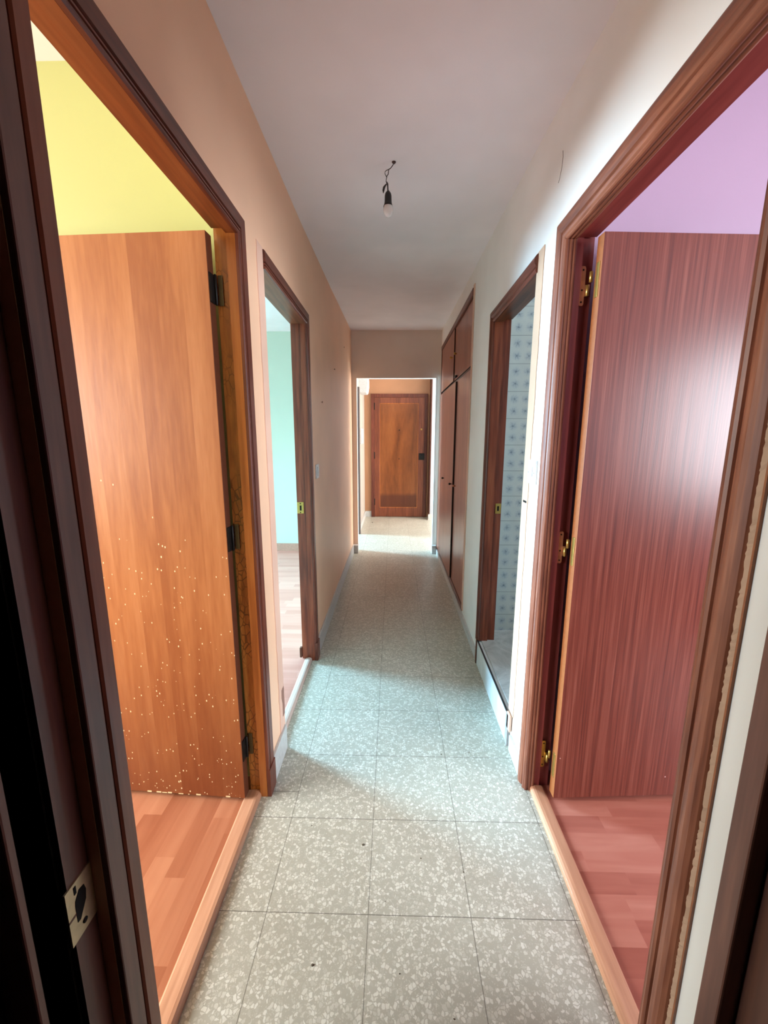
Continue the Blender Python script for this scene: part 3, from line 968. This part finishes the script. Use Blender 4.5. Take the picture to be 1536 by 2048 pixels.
# entrance door, closed, at the end of the hall
DE = empty('door_3', (0.16, 6.08, 0), 'closed brown panelled entrance door at the end of the hall', 'door', None, 'structure')
x0, x1, zt = -0.255, 0.590, 2.045
fr = MB().box(-0.315, x0, 6.045, 6.079, 0, 2.103).box(x1, 0.645, 6.045, 6.079, 0, 2.103).box(x0, x1, 6.045, 6.079, zt, 2.103)
fr.build('frame', CASE_Z, DE, bevel=0.004)
MB().box(x0, -0.168, 6.052, 6.079, 0.006, zt).build('stile', ENTRY_DARK, DE, bevel=0.003)
MB().box(0.492, x1, 6.052, 6.079, 0.006, zt).build('stile', ENTRY_DARK, DE, bevel=0.003)
MB().box(-0.168, 0.492, 6.052, 6.079, 1.952, zt).build('rail', ENTRY_DARK, DE, bevel=0.003)
MB().box(-0.168, 0.492, 6.052, 6.079, 0.006, 0.165).build('rail', ENTRY_DARK, DE, bevel=0.003)
MB().box(-0.168, 0.492, 6.062, 6.079, 0.165, 1.952).build('panel', wood('entrance_panel_veneer', (srgb(98, 50, 20), srgb(126, 70, 32), srgb(146, 86, 44)), 'Z', 50, 6, rough=0.34, stretch=6, figure=0.8, stain=(0.43, 0.37, srgb(78, 36, 24), 0.08)), DE)
mo = MB()
for a, b, c, d in ((-0.168, -0.158, 0.165, 1.952), (0.482, 0.492, 0.165, 1.952), (-0.158, 0.482, 1.942, 1.952), (-0.158, 0.482, 0.165, 0.175)):
    mo.box(a, b, 6.056, 6.079, c, d)
mo.build('moulding', JAMB_ORANGE, DE, bevel=0.003)
MB().lathe([(0.0, -0.012), (0.014, -0.010), (0.016, 0.0)], (0.545, 6.052, 1.52), 'Y', 16).build('cylinder_lock', BRASS, DE)
lk = MB().box(0.505, 0.600, 6.030, 6.052, 1.005, 1.115).build('rim_lock', BLACKIRON, DE, bevel=0.004)
MB().box(0.518, 0.585, 6.018, 6.030, 1.075, 1.090).build('bolt_knob', BLACKIRON, lk, bevel=0.002)
MB().lathe([(0.0, -0.006), (0.009, -0.005), (0.010, 0.0)], (0.167, 6.062, 1.505), 'Y', 14).build('peephole', BLACKIRON, DE)
MB().lathe([(0.0, -0.005), (0.008, -0.004), (0.009, 0.0)], (0.167, 6.062, 1.02), 'Y', 14).build('fixing_stud', BLACKIRON, DE)
for z in (0.27, 1.08, 1.90):
    MB().lathe([(0.0, -0.06), (0.008, -0.055), (0.008, 0.055), (0.0, 0.06)], (x0, 6.046, z), 'Z', 10).build('hinge', BLACKIRON, DE)

# frame of the opening left of the hall, seen as a dark edge
mb = MB().box(-0.54, -0.402, 4.735, 4.80, 0, 2.06)
struct('pier_side_shade0', mb, [plain('dim_grey_brown_frame', srgb(112, 96, 92), 0.5)], 'dim grey brown door frame edge on the left of the hall', 'door frame', bevel=0.003)

# ------------------------------------------------------------------ fitted wardrobe
WD = empty('fitted_wardrobe', (0.62, 2.86, 0.06), 'reddish brown fitted wardrobe with four flush doors in the right wall', 'wardrobe')
XW = 0.602
MB().box(0.66, 1.16, 1.98, 3.745, 0.065, 2.36).build('carcass', WARD_DARK, WD)
MB().box(XW + 0.004, 0.66, 1.976, 2.022, 0.065, 2.36).build('stile', WARD_DARK, WD)
MB().box(XW - 0.010, 0.66, 3.700, 3.748, 0.065, 2.36).build('stile', CASE_Z, WD, bevel=0.003)
MB().box(XW - 0.012, 0.66, 1.976, 3.748, 2.318, 2.362).build('head_rail', CASE_Y, WD, bevel=0.003)
MB().box(XW - 0.004, 0.66, 1.976, 3.700, 0.063, 0.100).build('bottom_rail', CASE_Y, WD, bevel=0.003)
MB().box(XW + 0.008, 0.66, 2.022, 3.700, 1.848, 1.870).build('middle_rail', WARD_DARK, WD)


GAP_SHADE = plain('wardrobe_gap_shade', srgb(44, 22, 16), 0.6)  # door edges coloured near-black to paint shade into the gaps


def ward_door(y0, y1, z0, z1, x, knobs, knob_m):
    d = MB().box(x, x + 0.018, y0, y1, z0, z1, 0, {'-y': 1, '+y': 1, '+z': 1, '-z': 1}).build('door', [WARD, GAP_SHADE], WD, bevel=0.0015)
    for ky, kz in knobs:
        MB().lathe([(0.0, -0.024), (0.008, -0.022), (0.011, -0.016), (0.008, -0.009), (0.005, -0.004), (0.007, 0.0)], (x, ky, kz), 'X', 14).build('knob', knob_m, d)
    return d


ward_door(2.622, 3.696, 0.104, 1.846, XW - 0.011, [(3.24, 0.966), (2.70, 0.966)], BLACKIRON)
ward_door(2.024, 2.614, 0.104, 1.850, XW + 0.003, [(2.545, 0.966)], COPPER)
ward_door(2.812, 3.696, 1.874, 2.314, XW - 0.006, [(2.90, 2.09)], BRASS)
ward_door(2.024, 2.806, 1.874, 2.314, XW + 0.003, [(2.72, 2.09)], BRASS)
MB().box(XW - 0.014, XW + 0.002, 2.63, 2.72, 1.886, 1.900).build('catch', BLACKIRON, WD, bevel=0.002)

# ------------------------------------------------------------------ bare bulb
BX, BY, BZ = 0.061, 0.88, 2.4545
PB = empty('hanging_bulb', (BX, BY, BZ), 'unlit white bulb in a black holder hanging on a wire from the ceiling', 'light bulb')
MB().lathe([(0.009, 0.008), (0.008, -0.002), (0.004, -0.007), (0.0, -0.008)], (BX, BY, BZ), 'Z', 16).build('ceiling_hook', plain('rusty_hook', srgb(80, 58, 56), 0.6), PB)
pa = [(BX, BY, 2.449), (0.055, BY, 2.440), (0.048, BY + 0.002, 2.433), (0.041, BY, 2.428), (0.039, BY + 0.003, 2.420), (0.0385, BY, 2.411), (0.033, BY - 0.002, 2.403), (0.031, BY, 2.394), (0.030, BY, 2.386), (0.033, BY, 2.378)]
pb = [(0.041, BY, 2.428), (0.032, BY - 0.003, 2.423), (0.026, BY, 2.420), (0.0255, BY + 0.002, 2.414), (0.030, BY, 2.405), (0.033, BY, 2.398)]
MB().tube(pa, 0.0016, 8).tube(pb, 0.0014, 8).build('wire', WIRE, PB)
MB().tube([(0.033, BY, 2.384), (0.036, BY, 2.376), (0.037, BY, 2.366), (0.0375, BY, 2.352)], [0.0022, 0.0034, 0.0028, 0.0030], 10).build('cable', BLACKPL, PB)
MB().tube([(0.034, BY - 0.002, 2.378), (0.028, BY - 0.003, 2.371), (0.022, BY - 0.004, 2.362), (0.0195, BY - 0.004, 2.352), (0.0195, BY - 0.004, 2.342)], [0.0014, 0.0030, 0.0046, 0.0042, 0.0012], 10).build('connector', BLACKPL, PB)
MB().lathe([(0.0, 0.0), (0.003, 0.0), (0.0055, -0.003), (0.0115, -0.011), (0.0138, -0.020), (0.0145, -0.040), (0.0160, -0.050), (0.0190, -0.058), (0.0180, -0.058), (0.012, -0.046), (0.0, -0.046)],
           (0.0385, BY, 2.354), 'Z', 28).build('lamp_holder', BLACKPL, PB)
k = NT('opal_glass')
k.color((0.82, 0.82, 0.82))
k.rough(0.16)
k.b.inputs['Subsurface Weight'].default_value = 0.25
k.b.inputs['Subsurface Scale'].default_value = 0.01
MB().lathe([(0.011, -0.040), (0.0150, -0.050), (0.0182, -0.060), (0.0200, -0.069), (0.0195, -0.078), (0.0155, -0.087), (0.0100, -0.0935), (0.0045, -0.0962), (0.0, -0.0968)],
           (0.0395, BY, 2.354), 'Z', 32).build('bulb', k.m, PB)

# ------------------------------------------------------------------ switches, nails, hall fittings
SL = empty('light_switch', (XL, 1.57, 1.17), 'white light switch on the peach wall past the mint room doorway', 'light switch', 'light switches')
MB().box(XL, XL + 0.009, 1.530, 1.612, 1.125, 1.212).build('plate', PLASTIC, SL, bevel=0.003)
MB().box(XL + 0.006, XL + 0.014, 1.552, 1.590, 1.140, 1.197).build('rocker', PLASTIC, SL, bevel=0.003)
SR = empty('light_switch', (XR, 0.603, 1.25), 'white square switch on the narrow white wall beside the lilac doorway', 'light switch', 'light switches')
MB().box(XR - 0.009, XR, 0.561, 0.645, 1.203, 1.293).build('plate', PLASTIC, SR, bevel=0.003)
MB().box(XR - 0.013, XR - 0.007, 0.587, 0.619, 1.232, 1.268).build('rocker', PLASTIC, SR, bevel=0.002)
for a, b in ((0.574, 1.246), (0.632, 1.246)):
    MB().lathe([(0.002, 0.0005), (0.002, -0.0008), (0.0, -0.001)], (XR - 0.009, a, b), 'X', 10).build('screw', WIRE, SR)

for y, z, lab in ((3.10, 2.225, 'small nail high on the peach wall near the hall opening'),
                  (2.42, 1.915, 'small nail halfway along the peach wall'),
                  (1.80, 1.608, 'small nail on the peach wall above the light switch')):
    o = MB().lathe([(0.0015, -0.002), (0.0015, 0.008), (0.006, 0.008), (0.007, 0.010), (0.0, 0.012)], (XL, y, z), 'X', 12).build('wall_nail', plain('rusty_nail', srgb(150, 96, 80), 0.6))
    tag(o, lab, 'nail', 'nails in the peach wall')

BXH = empty('wall_box', (-0.38, 5.3, 2.1), 'white round edged box high on the left wall of the hall', 'box')
pr = [(-0.43, 2.02), (-0.335, 2.02), (-0.318, 2.04), (-0.306, 2.12), (-0.306, 2.22), (-0.318, 2.30), (-0.335, 2.32), (-0.43, 2.32)]
MB().loft([[(a, 5.05, c) for a, c in pr], [(a, 5.42, c) for a, c in pr]]).build('cover', PLASTIC, BXH, bevel=0.004)
IC = empty('wall_intercom', (-0.43, 5.3, 1.2), 'white intercom handset on the left wall of the hall', 'intercom')
MB().box(-0.43, -0.412, 5.20, 5.30, 1.28, 1.52).build('base', PLASTIC, IC, bevel=0.004)
MB().box(-0.412, -0.388, 5.215, 5.26, 1.29, 1.51).build('handset', PLASTIC, IC, bevel=0.006)

mb = MB()
for x, y, r in ((-0.030, 0.205, 0.0045), (-0.140, -0.118, 0.004), (0.165, 0.165, 0.0022), (0.300, 0.125, 0.0022), (0.36, 0.33, 0.0018), (0.22, -0.21, 0.002),
                (-0.22, 0.27, 0.002), (0.285, 0.615, 0.0028), (0.41, 0.63, 0.002), (-0.075, 0.335, 0.0016), (0.09, -0.13, 0.0018), (-0.27, 5.55, 0.012)):
    a = random.uniform(0, 6)
    pts = [(x + r * 1.2 * math.cos(a + t * 1.05) * random.uniform(0.7, 1.2), y + r * math.sin(a + t * 1.05) * random.uniform(0.7, 1.2)) for t in range(6)]
    mb.loft([[(px, py, 0.0) for px, py in pts], [((px + x) / 2, (py + y) / 2, r * 0.7) for px, py in pts]])
tag(mb.build('crumbs', plain('dark_crumb', srgb(84, 74, 58), 0.9)), 'a few dark crumbs scattered on the pale terrazzo floor', 'crumbs', None, 'stuff')
